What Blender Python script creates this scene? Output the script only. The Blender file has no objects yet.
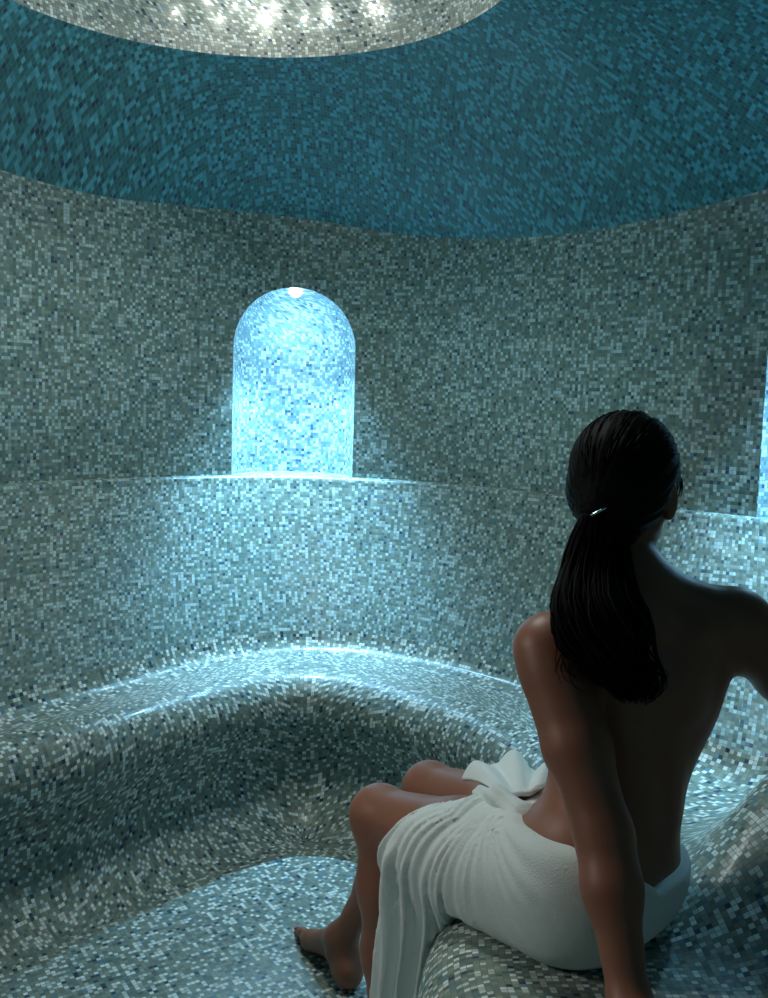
import bpy, math, random
import numpy as np
from mathutils import Vector, Matrix
random.seed(7); rng = np.random.default_rng(11)
scene = bpy.context.scene
col = scene.collection
PI = math.pi
V = lambda *a: np.array(a, dtype=float)
def unit(v):
    v = np.asarray(v, float); return v / max(np.linalg.norm(v), 1e-9)

# ------------------------------------------------------------------ camera, exposure, world
EYE = V(0, 0, 1.25); PITCH = math.radians(5.8); ROLL = math.radians(1.7)
cd = bpy.data.cameras.new('camera'); cam = bpy.data.objects.new('camera', cd); col.objects.link(cam)
cd.sensor_fit = 'HORIZONTAL'; cd.sensor_width = 36; cd.lens = 36 * 970 / 768; cd.clip_start = 0.02
fwd = V(0, math.cos(PITCH), -math.sin(PITCH)); up0 = V(0, math.sin(PITCH), math.cos(PITCH)); r0 = V(1, 0, 0)
rt = math.cos(ROLL) * r0 + math.sin(ROLL) * up0; up = math.cos(ROLL) * up0 - math.sin(ROLL) * r0
cam.matrix_world = Matrix(((rt[0], up[0], -fwd[0], EYE[0]), (rt[1], up[1], -fwd[1], EYE[1]), (rt[2], up[2], -fwd[2], EYE[2]), (0, 0, 0, 1)))
scene.camera = cam
scene.view_settings.view_transform = 'Standard'; scene.view_settings.look = 'None'
scene.view_settings.gamma = 1; scene.view_settings.use_curve_mapping = False
scene.view_settings.exposure = 0.0
w = bpy.data.worlds.new('world'); scene.world = w; w.use_nodes = True
w.node_tree.nodes['Background'].inputs[0].default_value = (0.01, 0.03, 0.04, 1)
scene.cycles.max_bounces = 8; scene.cycles.diffuse_bounces = 6; scene.cycles.glossy_bounces = 3
scene.cycles.sample_clamp_indirect = 4; scene.cycles.caustics_reflective = False; scene.cycles.caustics_refractive = False

E_NICHE, C_NICHE = 64.0, (0.33, 0.71, 1.0)
E_ADDED_WARM = 22.0  # added warm beam on the woman
E_STAR, C_STAR = 0.05, (1.0, 0.97, 0.90)
E_DOME, C_DOME = 36.0, (.88, 1.0, .95)
E_ADDED_UP, C_ADDED_UP = 26.0, (0.008, 0.50, 0.66)  # added blue spot for the ceiling

def point_light(name, loc, e, c, r=0.02, kind='POINT', aim=None, cone=90, blend=0.5):
    d = bpy.data.lights.new(name, kind); d.energy = e; d.color = c; d.shadow_soft_size = r
    if kind == 'SPOT': d.spot_size = math.radians(cone); d.spot_blend = blend
    o = bpy.data.objects.new(name, d); col.objects.link(o); o.location = Vector(loc)
    if aim is not None: o.rotation_euler = (Vector(aim)).to_track_quat('-Z', 'Y').to_euler()
    return o

# ------------------------------------------------------------------ helpers
def tag(o, label=None, cat=None, group=None, kind=None):
    if label: o['label'] = label
    if cat: o['category'] = cat
    if group: o['group'] = group
    if kind: o['kind'] = kind
    return o
def mesh_obj(name, verts, faces, mats, uvs=None, parent=None, smooth=True, fmat=None):
    me = bpy.data.meshes.new(name)
    verts = np.asarray(verts, np.float32)
    fa = [tuple(f) for f in (faces.tolist() if isinstance(faces, np.ndarray) else faces)]
    me.from_pydata(verts.tolist(), [], fa)
    if uvs is not None:
        uvl = me.uv_layers.new(name='UVMap')
        idx = np.zeros(len(me.loops), np.int32); me.loops.foreach_get('vertex_index', idx)
        if callable(uvs): uvs = uvs(verts)
        uvs = np.asarray(uvs, np.float32)
        data = uvs[idx] if uvs.ndim == 2 and len(uvs) == len(verts) else uvs
        uvl.data.foreach_set('uv', data.ravel())
    for m in (mats if isinstance(mats, (list, tuple)) else [mats]): me.materials.append(m)
    if smooth: me.polygons.foreach_set('use_smooth', [True] * len(me.polygons))
    if fmat is not None: me.polygons.foreach_set('material_index', np.asarray(fmat, np.int32))
    me.update()
    o = bpy.data.objects.new(name, me); col.objects.link(o)
    if parent is not None: o.parent = parent
    return o
def grid_mesh(name, P, UV, mat, flip=False, parent=None):
    """P (rows, cols, 3)"""
    R, C = P.shape[:2]
    i = np.arange(R - 1)[:, None] * C + np.arange(C - 1)[None, :]
    f = np.stack([i, i + 1, i + C + 1, i + C], -1).reshape(-1, 4)
    if flip: f = f[:, ::-1]
    return mesh_obj(name, P.reshape(-1, 3), f, mat, UV.reshape(-1, 2), parent)

# ------------------------------------------------------------------ materials
def mosaic(name, pal, size=0.0098, rough=0.30, grout=(0.17, 0.22, 0.21), jitter=0.10, wet=0.0):
    m = bpy.data.materials.new(name); m.use_nodes = True
    nt = m.node_tree; N = nt.nodes; L = nt.links; b = N['Principled BSDF']
    def math_(op, a=None, c=None, clamp=False):
        n = N.new('ShaderNodeMath'); n.operation = op; n.use_clamp = clamp
        for k, x in enumerate((a, c)):
            if x is None: continue
            if isinstance(x, (int, float)): n.inputs[k].default_value = x
            else: L.new(x, n.inputs[k])
        return n.outputs[0]
    def vmath(op, a, c=None):
        n = N.new('ShaderNodeVectorMath'); n.operation = op
        for k, x in enumerate((a, c)):
            if x is None: continue
            if isinstance(x, tuple): n.inputs[k].default_value = x
            else: L.new(x, n.inputs[k])
        return n.outputs[0]
    uv = N.new('ShaderNodeUVMap').outputs[0]
    s = vmath('MULTIPLY', uv, (1 / size, 1 / size, 1))
    cell = vmath('FLOOR', s); fr = vmath('FRACTION', s)
    wn = N.new('ShaderNodeTexWhiteNoise'); wn.noise_dimensions = '2D'; L.new(cell, wn.inputs['Vector'])
    wn2 = N.new('ShaderNodeTexWhiteNoise'); wn2.noise_dimensions = '2D'; L.new(vmath('ADD', cell, (37.3, 91.7, 0)), wn2.inputs['Vector'])
    cr = N.new('ShaderNodeValToRGB'); cr.color_ramp.interpolation = 'CONSTANT'
    acc = 0
    for k, (p, c) in enumerate(pal):
        e = cr.color_ramp.elements[k] if k < 2 else cr.color_ramp.elements.new(acc)
        e.position = acc; e.color = (*c, 1); acc += p
    L.new(wn.outputs['Value'], cr.inputs[0])
    hs = N.new('ShaderNodeHueSaturation'); L.new(cr.outputs[0], hs.inputs['Color'])
    L.new(math_('ADD', math_('MULTIPLY', wn2.outputs['Value'], 0.5), 0.75), hs.inputs['Value'])
    sx = N.new('ShaderNodeSeparateXYZ'); L.new(fr, sx.inputs[0])
    def edge(o):   # 1 in the tile, 0 in the joint
        d = math_('SUBTRACT', 0.5, math_('ABSOLUTE', math_('SUBTRACT', o, 0.5)))
        return math_('MULTIPLY', math_('SUBTRACT', d, 0.02), 1 / 0.05, True)
    mask = math_('MULTIPLY', edge(sx.outputs[0]), edge(sx.outputs[1]))
    mx = N.new('ShaderNodeMix'); mx.data_type = 'RGBA'
    L.new(mask, mx.inputs[0]); mx.inputs[6].default_value = (*grout, 1); L.new(hs.outputs[0], mx.inputs[7])
    L.new(mx.outputs[2], b.inputs['Base Color'])
    rr = math_('ADD', math_('MULTIPLY', wn2.outputs['Value'], 0.18), rough)
    L.new(math_('ADD', math_('MULTIPLY', mask, math_('SUBTRACT', rr, 0.8)), 0.8), b.inputs['Roughness'])
    # every tile sits at a slightly different tilt
    geo = N.new('ShaderNodeNewGeometry')
    tilt = vmath('SCALE', vmath('SUBTRACT', wn2.outputs['Color'], (0.5, 0.5, 0.5))); tilt.node.inputs['Scale'].default_value = jitter
    nn = vmath('NORMALIZE', vmath('ADD', geo.outputs['Normal'], tilt))
    bp = N.new('ShaderNodeBump'); bp.inputs['Strength'].default_value = 0.35; bp.inputs['Distance'].default_value = 0.0008
    L.new(mask, bp.inputs['Height']); L.new(nn, bp.inputs['Normal']); L.new(bp.outputs[0], b.inputs['Normal'])
    b.inputs['IOR'].default_value = 1.5
    b.inputs['Coat Weight'].default_value = wet; b.inputs['Coat Roughness'].default_value = 0.12
    return m
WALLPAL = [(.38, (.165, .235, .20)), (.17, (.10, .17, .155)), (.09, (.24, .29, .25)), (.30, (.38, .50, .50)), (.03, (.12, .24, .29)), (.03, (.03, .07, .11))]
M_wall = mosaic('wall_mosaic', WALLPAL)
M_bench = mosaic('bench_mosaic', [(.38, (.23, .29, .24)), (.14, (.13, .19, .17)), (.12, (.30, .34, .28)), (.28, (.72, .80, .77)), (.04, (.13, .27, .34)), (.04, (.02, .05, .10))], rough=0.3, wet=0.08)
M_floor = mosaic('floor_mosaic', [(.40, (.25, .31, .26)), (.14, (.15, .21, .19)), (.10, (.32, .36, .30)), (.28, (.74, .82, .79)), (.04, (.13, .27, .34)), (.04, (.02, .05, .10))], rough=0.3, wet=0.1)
M_niche = mosaic('niche_mosaic', [(.40, (.20, .31, .34)), (.14, (.13, .22, .27)), (.35, (.50, .60, .62)), (.07, (.13, .27, .38)), (.04, (.03, .08, .16))])
M_ceil = mosaic('ceiling_mosaic', [(.50, (.035, .16, .17)), (.14, (.025, .11, .13)), (.32, (.085, .34, .41)), (.04, (.02, .06, .10))], rough=0.4)
M_dome = mosaic('dome_mosaic', [(.45, (.36, .39, .35)), (.12, (.26, .31, .28)), (.08, (.44, .45, .41)), (.28, (.72, .78, .75)), (.04, (.2, .3, .34)), (.03, (.06, .09, .13))])

def plain(name, c, rough=0.5, metal=0.0, emit=None, es=0.0, sss=0.0):
    m = bpy.data.materials.new(name); m.use_nodes = True; b = m.node_tree.nodes['Principled BSDF']
    b.inputs['Base Color'].default_value = (*c, 1); b.inputs['Roughness'].default_value = rough; b.inputs['Metallic'].default_value = metal
    if emit: b.inputs['Emission Color'].default_value = (*emit, 1); b.inputs['Emission Strength'].default_value = es
    if sss: b.inputs['Subsurface Weight'].default_value = sss; b.inputs['Subsurface Radius'].default_value = (1, .35, .2); b.inputs['Subsurface Scale'].default_value = 0.008
    return m
def add_noise(m, c2, scale, fac=0.5, bump=0.0, bscale=None, bdist=0.001, detail=4):
    nt = m.node_tree; N = nt.nodes; L = nt.links; b = N['Principled BSDF']
    tc = N.new('ShaderNodeTexCoord')
    n = N.new('ShaderNodeTexNoise'); n.inputs['Scale'].default_value = scale; n.inputs['Detail'].default_value = detail; L.new(tc.outputs['Object'], n.inputs['Vector'])
    r = N.new('ShaderNodeMapRange'); r.inputs[1].default_value = .35; r.inputs[2].default_value = .7; r.inputs[4].default_value = fac; L.new(n.outputs[0], r.inputs[0])
    mx = N.new('ShaderNodeMix'); mx.data_type = 'RGBA'; L.new(r.outputs[0], mx.inputs[0])
    mx.inputs[6].default_value = b.inputs['Base Color'].default_value; mx.inputs[7].default_value = (*c2, 1)
    L.new(mx.outputs[2], b.inputs['Base Color'])
    if bump:
        n2 = N.new('ShaderNodeTexNoise'); n2.inputs['Scale'].default_value = bscale; n2.inputs['Detail'].default_value = 3; L.new(tc.outputs['Object'], n2.inputs['Vector'])
        bp = N.new('ShaderNodeBump'); bp.inputs['Strength'].default_value = bump; bp.inputs['Distance'].default_value = bdist
        L.new(n2.outputs[0], bp.inputs['Height']); L.new(bp.outputs[0], b.inputs['Normal'])
    return m
M_skin = add_noise(plain('skin', (.31, .125, .076), .45, sss=.12), (.27, .105, .06), 9, .6, .15, 420, .0006)
M_lips = plain('lips', (.34, .10, .09), .35)
M_nail = plain('nail_varnish', (.50, .01, .06), .15)
M_towel = add_noise(plain('terry_cloth', (.84, .90, .88), .95), (.79, .86, .84), 30, .5, .5, 420, .003)
M_towel.node_tree.nodes['Principled BSDF'].inputs['Sheen Weight'].default_value = .2
M_hair = plain('black_hair', (.006, .005, .005), .6); M_hair.node_tree.nodes['Principled BSDF'].inputs['Specular IOR Level'].default_value = .08
M_tie = plain('hair_clasp_metal', (.6, .7, .7), .25, 1.0)
M_eye = plain('eye_white', (.75, .75, .72), .1); M_iris = plain('eye_iris', (.03, .015, .01), .1)
M_lens = plain('lamp_lens', (1, 1, 1), .3, 0, (.75, .93, 1.0), 14)
M_star = plain('star_lens', (1, 1, 1), .3, 0, (.92, 1.0, .97), 22)
M_bezel = plain('lamp_bezel', (.75, .8, .82), .4, .3)
M_added_blue = plain('added_blue_lens', (.1, .3, .5), .3, 0, (.05, .4, .9), 3)  # lens of the added floor fixture

# ------------------------------------------------------------------ plan of the room
ZL = 0.985          # top of the ledge
ZB = 0.45           # seat height
ST = [  # ledge edge, seat/backrest junction, seat lip, height of the wall top
    ((.925, 2.40), (.78, 2.06), (.33, 1.86), 1.80),
    ((.77, 2.55), (.60, 2.38), (.36, 2.06), 1.77),
    ((.50, 2.87), (.38, 2.72), (.26, 2.33), 1.75),
    ((.13, 3.20), (.065, 2.98), (.06, 2.58), 1.78),
    ((-.31, 3.30), (-.255, 3.05), (-.22, 2.73), 1.85),
    ((-.61, 3.16), (-.54, 2.87), (-.47, 2.51), 1.85),
    ((-.86, 2.93), (-.75, 2.55), (-.665, 2.26), 1.83),
    ((-1.08, 2.68), (-.925, 2.30), (-.835, 2.07), 1.85),
    ((-1.32, 2.15), (-1.15, 1.85), (-.97, 1.70), 1.85),
    ((-1.42, 1.4), (-1.25, 1.25), (-1.0, 1.2), 1.85),
    ((-1.25, .5), (-1.1, .55), (-.8, .65), 1.85),
    ((-.75, -.3), (-.65, -.15), (-.45, .2), 1.85),
    ((0, -.65), (0, -.48), (0, -.05), 1.85),
    ((.75, -.38), (.65, -.22), (.35, .15), 1.85),
    ((1.25, .4), (1.08, .45), (.35, .6), 1.85),
    ((1.34, 1.2), (1.14, 1.1), (.10, 1.12), 1.85),
    ((1.20, 1.95), (1.03, 1.7), (.095, 1.50), 1.83),
]
n = len(ST); NC = 620
def crom(P, m):
    P = np.asarray(P, float); out = []
    tt = np.linspace(0, len(P), m + 1)
    for t in tt:
        i = int(t) % len(P); f = t - int(t)
        p0, p1, p2, p3 = P[i - 1], P[i], P[(i + 1) % len(P)], P[(i + 2) % len(P)]
        out.append(.5 * ((2 * p1) + (p2 - p0) * f + (2 * p0 - 5 * p1 + 4 * p2 - p3) * f * f + (3 * p1 - p0 - 3 * p2 + p3) * f ** 3))
    out = np.array(out); out[-1] = out[0]; return out
def smooth_loop(Q, it):
    Q = Q[:-1].copy()
    for _ in range(it): Q = .5 * Q + .25 * (np.roll(Q, 1, 0) + np.roll(Q, -1, 0))
    return np.vstack([Q, Q[:1]])
A = smooth_loop(crom([s[0] for s in ST], NC), 120)
B = smooth_loop(crom([s[1] for s in ST], NC), 120)
Lp = smooth_loop(crom([s[2] for s in ST], NC), 60)
ZT = smooth_loop(crom([[s[3]] for s in ST], NC), 60)[:, 0]
def outward(Q):
    t = np.roll(Q[:-1], -1, 0) - np.roll(Q[:-1], 1, 0); t = np.vstack([t, t[:1]])
    t /= np.linalg.norm(t, axis=1)[:, None]
    return np.stack([t[:, 1], -t[:, 0]], 1)   # the loop runs counter-clockwise
oA = outward(A); oB = outward(B); oL = smooth_loop(outward(Lp), 40)
def arclen(Q): return np.concatenate([[0], np.cumsum(np.linalg.norm(np.diff(Q, axis=0), axis=1))])
WB = A + oA * .03                          # foot of the upper wall
sW = arclen(WB); sB = arclen(B); sA = arclen(A); sL = arclen(Lp)
def loop_rows(rows):  # rows: list of (xy (N,2), z scalar or (N,))
    return np.stack([np.concatenate([xy, (np.zeros(len(xy)) + z)[:, None]], 1) for xy, z in rows])
def vlen(P):
    d = np.linalg.norm(np.diff(P, axis=0), axis=2); return np.concatenate([np.zeros((1, P.shape[1])), np.cumsum(d, 0)])

# floor
nf = 40
Cn = V(-.2, 1.2)
rows = [(Cn + (Lp + oL * .12 - Cn) * k, 0.0) for k in np.linspace(.001, 1, nf)]
Pf = loop_rows(rows)
ang = math.radians(33)
UVf = np.stack([Pf[..., 0] * math.cos(ang) + Pf[..., 1] * math.sin(ang), -Pf[..., 0] * math.sin(ang) + Pf[..., 1] * math.cos(ang)], -1)
tag(grid_mesh('floor', Pf, UVf, M_floor, flip=True), kind='structure')

# ledge and reclining backrest in one tiled shell
rows = [(A + oA * .03, ZL), (A + oA * .016, ZL), (A + oA * .007, ZL - .002), (A + oA * .001, ZL - .008), (A, ZL - .018)]
for f in np.linspace(.06, 1, 26):
    bulge = .02 * math.sin(PI * f)
    rows.append((A * (1 - f) + B * f + oA * bulge, (ZL - .018) * (1 - f) + (ZB + .06) * f))
Pw = loop_rows(rows); vv = vlen(Pw)
UVw = np.stack([np.broadcast_to((sA + sB) / 2, Pw.shape[:2]), vv], -1)
tag(grid_mesh('wall_backrest', Pw, UVw, M_wall), kind='structure')

# seat bench
rows = [(B, ZB + .06), (B - oB * .010, ZB + .036), (B - oB * .023, ZB + .019), (B - oB * .040, ZB + .008), (B - oB * .060, ZB + .002), (B - oB * .080, ZB)]
In = B - oB * .080; Lo = Lp + oL * .105
for f in np.linspace(.05, 1, 30): rows.append((In * (1 - f) + Lo * f, ZB - .003 * f))
for a in np.linspace(80, -25, 15):
    a = math.radians(a); rows.append((Lp + oL * (.10 - .10 * math.cos(a)), ZB - .105 + .10 * math.sin(a)))
for q, z in [(.022, .275), (.036, .245), (.048, .212), (.055, .18), (.056, .15), (.050, .118), (.036, .085), (.012, .055), (-.016, .030), (-.045, .012), (-.075, .002), (-.095, -.003)]:
    rows.append((Lp + oL * q, z))
Pb = loop_rows(rows)
def ridge(x, y):      # a rounded armrest swelling up between two places on the seat
    P0 = V(.44, 1.33); P1 = V(1.12, 2.02); d = unit(P1 - P0); ln = np.linalg.norm(P1 - P0)
    a = ((x - P0[0]) * d[0] + (y - P0[1]) * d[1]); b = (-(x - P0[0]) * d[1] + (y - P0[1]) * d[0])
    t = np.clip(a / .42, 0, 1); h = .205 * t * t * (3 - 2 * t) + .05 * np.clip((a - .42) / .5, 0, 1)
    wdt = np.where(b > 0, .085, .24)
    return h * np.exp(-(b / wdt) ** 2 / 1.6)
hh = ridge(Pb[..., 0], Pb[..., 1])
wz = np.clip((Pb[..., 2] - .34) / .10, 0, 1)
Pb[..., 2] += hh * wz
vv = vlen(Pb)
colu = np.stack([sB * .5 + sL * .5] * Pb.shape[0])
UVb = np.stack([colu, vv], -1)
bench = tag(grid_mesh('tiled_bench', Pb, UVb, M_bench), 'wavy built-in bench of grey-green and white mosaic curving round the room below the wall ledge', 'bench')

# upper wall with arched niches
NZ = 1.0
NR = .209; NZC = 1.41; RECT_T = 1.71; RW = .30
def s_of(xy):
    return sW[np.argmin(np.linalg.norm(WB - V(*xy), axis=1))]
def W(s, z):
    s = np.asarray(s) % sW[-1]
    x = np.interp(s, sW, WB[:, 0]); y = np.interp(s, sW, WB[:, 1]); return np.stack([x, y, np.zeros_like(x) + z], -1)
def Wn(s):
    s = s % sW[-1]; v = V(np.interp(s, sW, oA[:, 0]), np.interp(s, sW, oA[:, 1]), 0); return unit(v)
s1 = s_of((-.313, 3.30))
s2 = s_of((.937, 2.41)) - NR + .016
niche_s = [s1, s2, s_of((-1.45, 1.2)), s_of((.95, -.2))]
verts = []; faces = []; uv = []
def addgrid(P, U):
    b0 = len(verts); R, C = P.shape[:2]
    verts.extend(P.reshape(-1, 3).tolist()); uv.extend(U.reshape(-1, 2).tolist())
    for r in range(R - 1):
        for c in range(C - 1):
            i = b0 + r * C + c; faces.append((i, i + 1, i + C + 1, i + C))
def zt(s): return np.interp(np.asarray(s) % sW[-1], sW, ZT)
edges = sorted([((s - RW) % sW[-1], (s + RW) % sW[-1]) for s in niche_s])
# whole ring above the niches
S = np.unique(np.concatenate([np.linspace(0, sW[-1], 500), [e for p in edges for e in p]]))
K = np.linspace(0, 1, 8)[:, None]
zz = zt(S)[None] * (1 - K) + RECT_T * K; SS = np.broadcast_to(S, zz.shape)
addgrid(np.stack([W(S, 0)[:, 0] + 0 * zz, W(S, 0)[:, 1] + 0 * zz, zz], -1), np.stack([SS, -zz], -1))
# ring beside the niches
def covered(a): return any((a - (s - RW)) % sW[-1] < 2 * RW - 1e-6 for s in niche_s)
seg = []
for a, b in zip(S[:-1], S[1:]):
    if covered((a + b) / 2): continue
    if seg and abs(seg[-1][-1] - a) < 1e-9: seg[-1].append(b)
    else: seg.append([a, b])
for g in seg:
    g = np.array(g); z = np.linspace(RECT_T, ZL, 26)[:, None]; zz = z + 0 * g[None]; p = W(g, 0)
    addgrid(np.stack([p[:, 0] + 0 * zz, p[:, 1] + 0 * zz, zz], -1), np.stack([g[None] + 0 * zz, -zz], -1))
def arch_samples():
    out = []; hr = math.atan2(RECT_T - NZC, RW)
    for z in np.linspace(ZL, NZC, 16)[:-1]: out.append(((-NR, z), (-RW, z)))
    angs = np.unique(np.concatenate([np.linspace(0, PI, 40), [hr, PI - hr]]))[::-1]
    for a in angs:
        c, s_ = math.cos(a), math.sin(a)
        k = min(RW / max(abs(c), 1e-6), (RECT_T - NZC) / max(s_, 1e-6))
        out.append(((NR * c, NZC + NR * s_), (k * c, NZC + k * s_)))
    for z in np.linspace(NZC, ZL, 16)[1:]: out.append(((NR, z), (RW, z)))
    return out
AS = arch_samples()
for sc_ in niche_s:
    p = np.array([a[0] for a in AS]); q = np.array([a[1] for a in AS])
    K = np.linspace(0, 1, 7)[:, None, None]
    g = q[None] * (1 - K) + p[None] * K
    s_ = sc_ + g[..., 0]; P = W(s_, 0); P[..., 2] = g[..., 1]
    addgrid(P, np.stack([s_, -g[..., 1]], -1))
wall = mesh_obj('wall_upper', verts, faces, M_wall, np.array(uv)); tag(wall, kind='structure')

# niches: half-round recess with a domed top
ND = .19
niche_labels = ['glowing pale blue arched niche seen whole in the far wall above the ledge', 'glowing arched niche cut off by the right edge, beside the sitting woman',
                'lit arched niche in the left wall outside the photo', 'lit arched niche in the wall behind the viewer']
for k, sc_ in enumerate(niche_s):
    nrm = Wn(sc_)
    U = np.linspace(0, PI, 49)
    Z = list(np.linspace(ZL, NZC, 20)) + [NZC + NR * math.sin(a) for a in np.linspace(0, PI / 2, 26)[1:]]
    P = []; T = []
    for z in Z:
        r = NR if z <= NZC else math.sqrt(max(NR ** 2 - (z - NZC) ** 2, 0))
        s_ = sc_ - r * np.cos(U); pp = W(s_, z) + nrm[None] * (ND * (r / NR) * np.sin(U))[:, None]
        P.append(pp)
        va = z if z <= NZC else NZC + NR * math.asin(min(1, (z - NZC) / NR))
        T.append(np.stack([U * NR * .93 * (max(r, .02) / NR if z > NZC else 1), np.full(len(U), va)], -1))
    P = np.array(P); T = np.array(T)
    t = bpy.data.objects.new('lit_niche', None); col.objects.link(t); t.location = Vector(W(sc_, ZL))
    base = W(sc_, ZL)
    tag(t, niche_labels[k], 'niche')
    grid_mesh('recess', P - base, T, M_niche, parent=t, flip=True)
    # floor of the niche
    R_ = np.linspace(0, 1, 8)
    Pfn = np.array([[W(sc_ - NR * math.cos(u), ZL) * f + (W(sc_ - NR * math.cos(u), ZL)) * (1 - f) + nrm * (ND * math.sin(u)) * f for u in U] for f in R_])
    grid_mesh('niche_floor', Pfn - base, np.stack([Pfn[..., 0], Pfn[..., 1]], -1), M_niche, parent=t)
    # downlight in the crown of the recess
    lp = W(sc_, NZC + NR - .010) + nrm * .034
    def disc(r, h, z0, seg=24):
        vs = [(0, 0, z0)]; fs = []
        for i in range(seg): a = 2 * PI * i / seg; vs.append((r * math.cos(a), r * math.sin(a), z0))
        for i in range(seg): a = 2 * PI * i / seg; vs.append((r * math.cos(a), r * math.sin(a), z0 + h))
        for i in range(seg):
            j = (i + 1) % seg; fs.append((0, 1 + j, 1 + i)); fs.append((1 + i, 1 + j, 1 + seg + j, 1 + seg + i))
        return vs, fs
    e = bpy.data.objects.new('downlight', None); col.objects.link(e); e.location = Vector(lp)
    tag(e, ['small white-hot downlight in the crown of the far niche', 'small downlight in the crown of the niche at the right edge',
            'small downlight in the crown of the left-hand niche', 'small downlight in the niche behind the viewer'][k], 'lamp')
    vs = [(0, 0, -.018)]; fs = []
    for i in range(1, 6):
        for j in range(24): vs.append((.022 * math.sin(i * PI / 10) * math.cos(j * PI / 12), .022 * math.sin(i * PI / 10) * math.sin(j * PI / 12), -.018 * math.cos(i * PI / 10)))
    for j in range(24): fs.append((0, 1 + (j + 1) % 24, 1 + j))
    for i in range(4):
        for j in range(24): fs.append((1 + i * 24 + j, 1 + i * 24 + (j + 1) % 24, 25 + i * 24 + (j + 1) % 24, 25 + i * 24 + j))
    mesh_obj('lens', vs, fs, M_lens, parent=e)
    # ring around the lens
    vs = []; fs = []
    for i in range(24):
        a = 2 * PI * i / 24
        for rr, zz_ in ((.0215, -.001), (.024, 0), (.024, .003), (.0215, .003)): vs.append((rr * math.cos(a), rr * math.sin(a), zz_))
    for i in range(24):
        for q in range(4): fs.append((i * 4 + q, i * 4 + (q + 1) % 4, ((i + 1) % 24) * 4 + (q + 1) % 4, ((i + 1) % 24) * 4 + q))
    mesh_obj('bezel', vs, fs, M_bezel, parent=e, smooth=False)
    ek = E_NICHE * (1, 1, .15, .15)[k]
    point_light('niche_spot', lp - V(0, 0, .014) - nrm * .046, ek * (1.35 if k == 0 else 1), C_NICHE, .014, 'SPOT', aim=V(0, 0, -1) - nrm * .03, cone=76, blend=.9)
    point_light('niche_spill', lp - V(0, 0, .014) - nrm * .046, ek * (.80, .34, .5, .5)[k], C_NICHE, .014, 'SPOT', aim=V(0, 0, -1) - nrm * .24, cone=84, blend=1)
    if k == 2: point_light('added_warm_beam', lp - V(0, 0, .17) - nrm * .01, E_ADDED_WARM, (1, .93, .84), .05, 'SPOT', aim=V(.12, 1.46, .60) - (lp - V(0, 0, .17)), cone=46, blend=.7)  # added warm spot to brighten the woman, not a lamp of the niche
    point_light('niche_glow', lp - V(0, 0, .16) + nrm * .04, ek * .024, C_NICHE, .03)
    point_light('niche_glow', lp - V(0, 0, .29) + nrm * .02, ek * .015, C_NICHE, .03)

# ceiling: shallow vault from the wall top to the round opening
RC = V(-.375, 2.20); RR = .655; RZ = 2.205
top = WB
th = np.arctan2(top[:, 1] - RC[1], top[:, 0] - RC[0])
rim = RC + RR * np.stack([np.cos(th), np.sin(th)], 1)
rows = []
for f in np.linspace(0, 1, 30):
    rows.append((top * (1 - f) + rim * f, ZT + (RZ - ZT) * (math.sin(f * PI / 2) * .45 + f * .55)))
Pc = loop_rows(rows)
UVc = np.stack([Pc[..., 0], Pc[..., 1]], -1)
tag(grid_mesh('ceiling', Pc, UVc, M_ceil, flip=True), kind='structure')

# inner dome above the opening, with its star lights
T = np.linspace(0, 2 * PI, 121); F = np.linspace(0, PI / 2, 30); DH = .36
Pd = np.array([[(RC[0] + RR * math.cos(f) * math.cos(t), RC[1] + RR * math.cos(f) * math.sin(t), RZ + DH * math.sin(f)) for t in T] for f in F])
UVd = np.array([[(RR * t * max(math.cos(f), .15), f * (RR + DH) / 2 * 1.0) for t in T] for f in F])
dome = tag(grid_mesh('light_dome', Pd, UVd, M_dome, flip=True), 'pale mosaic inner dome inside the round ceiling opening, dotted with star lights', 'dome')
def dome_pt(az, el):
    return V(RC[0] + RR * math.cos(el) * math.cos(az), RC[1] + RR * math.cos(el) * math.sin(az), RZ + DH * math.sin(el))
def dome_n(az, el):
    return unit(V(math.cos(el) * math.cos(az) / RR, math.cos(el) * math.sin(az) / RR, math.sin(el) / DH))
STARS = [
    (112.1, 14.4, 0.0045, 'leftmost small star light in the pale inner dome'),
    (104.3, 19.8, 0.004, 'faint star light touching the top edge of the photo, second from left'),
    (101.1, 13.7, 0.0055, 'bright star light low in the dome, third from left'),
    (97.1, 19.8, 0.004, 'small star light at the top edge just left of the photo top pair'),
    (94.0, 20.8, 0.0035, 'tiny star light at the top edge, above and left of the brightest star light'),
    (89.8, 14.9, 0.009, 'largest and brightest star light in the inner dome'),
    (87.0, 19.7, 0.005, 'star light directly above the brightest one, a little right'),
    (79.9, 15.1, 0.0055, 'star light first to the right of the brightest one'),
    (73.8, 16.1, 0.0065, 'bright star light second to the right of the brightest one'),
    (61.2, 17.4, 0.0055, 'upper of the two star lights at the right end of the dome'),
    (58.8, 14.3, 0.005, 'lower of the two star lights at the right end of the dome'),
    (20, 20, 0.0055, 'star light in the part of the inner dome above the photo'),
    (330, 26, 0.0055, 'star light in the part of the inner dome above the photo'),
    (290, 18, 0.0055, 'star light in the part of the inner dome above the photo'),
    (250, 30, 0.0055, 'star light in the part of the inner dome above the photo'),
    (210, 20, 0.0055, 'star light in the part of the inner dome above the photo'),
    (165, 28, 0.0055, 'star light in the part of the inner dome above the photo'),
    (130, 45, 0.0055, 'star light in the part of the inner dome above the photo'),
    (40, 48, 0.0055, 'star light in the part of the inner dome above the photo'),
    (80, 60, 0.0055, 'star light in the part of the inner dome above the photo'),
]
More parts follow.
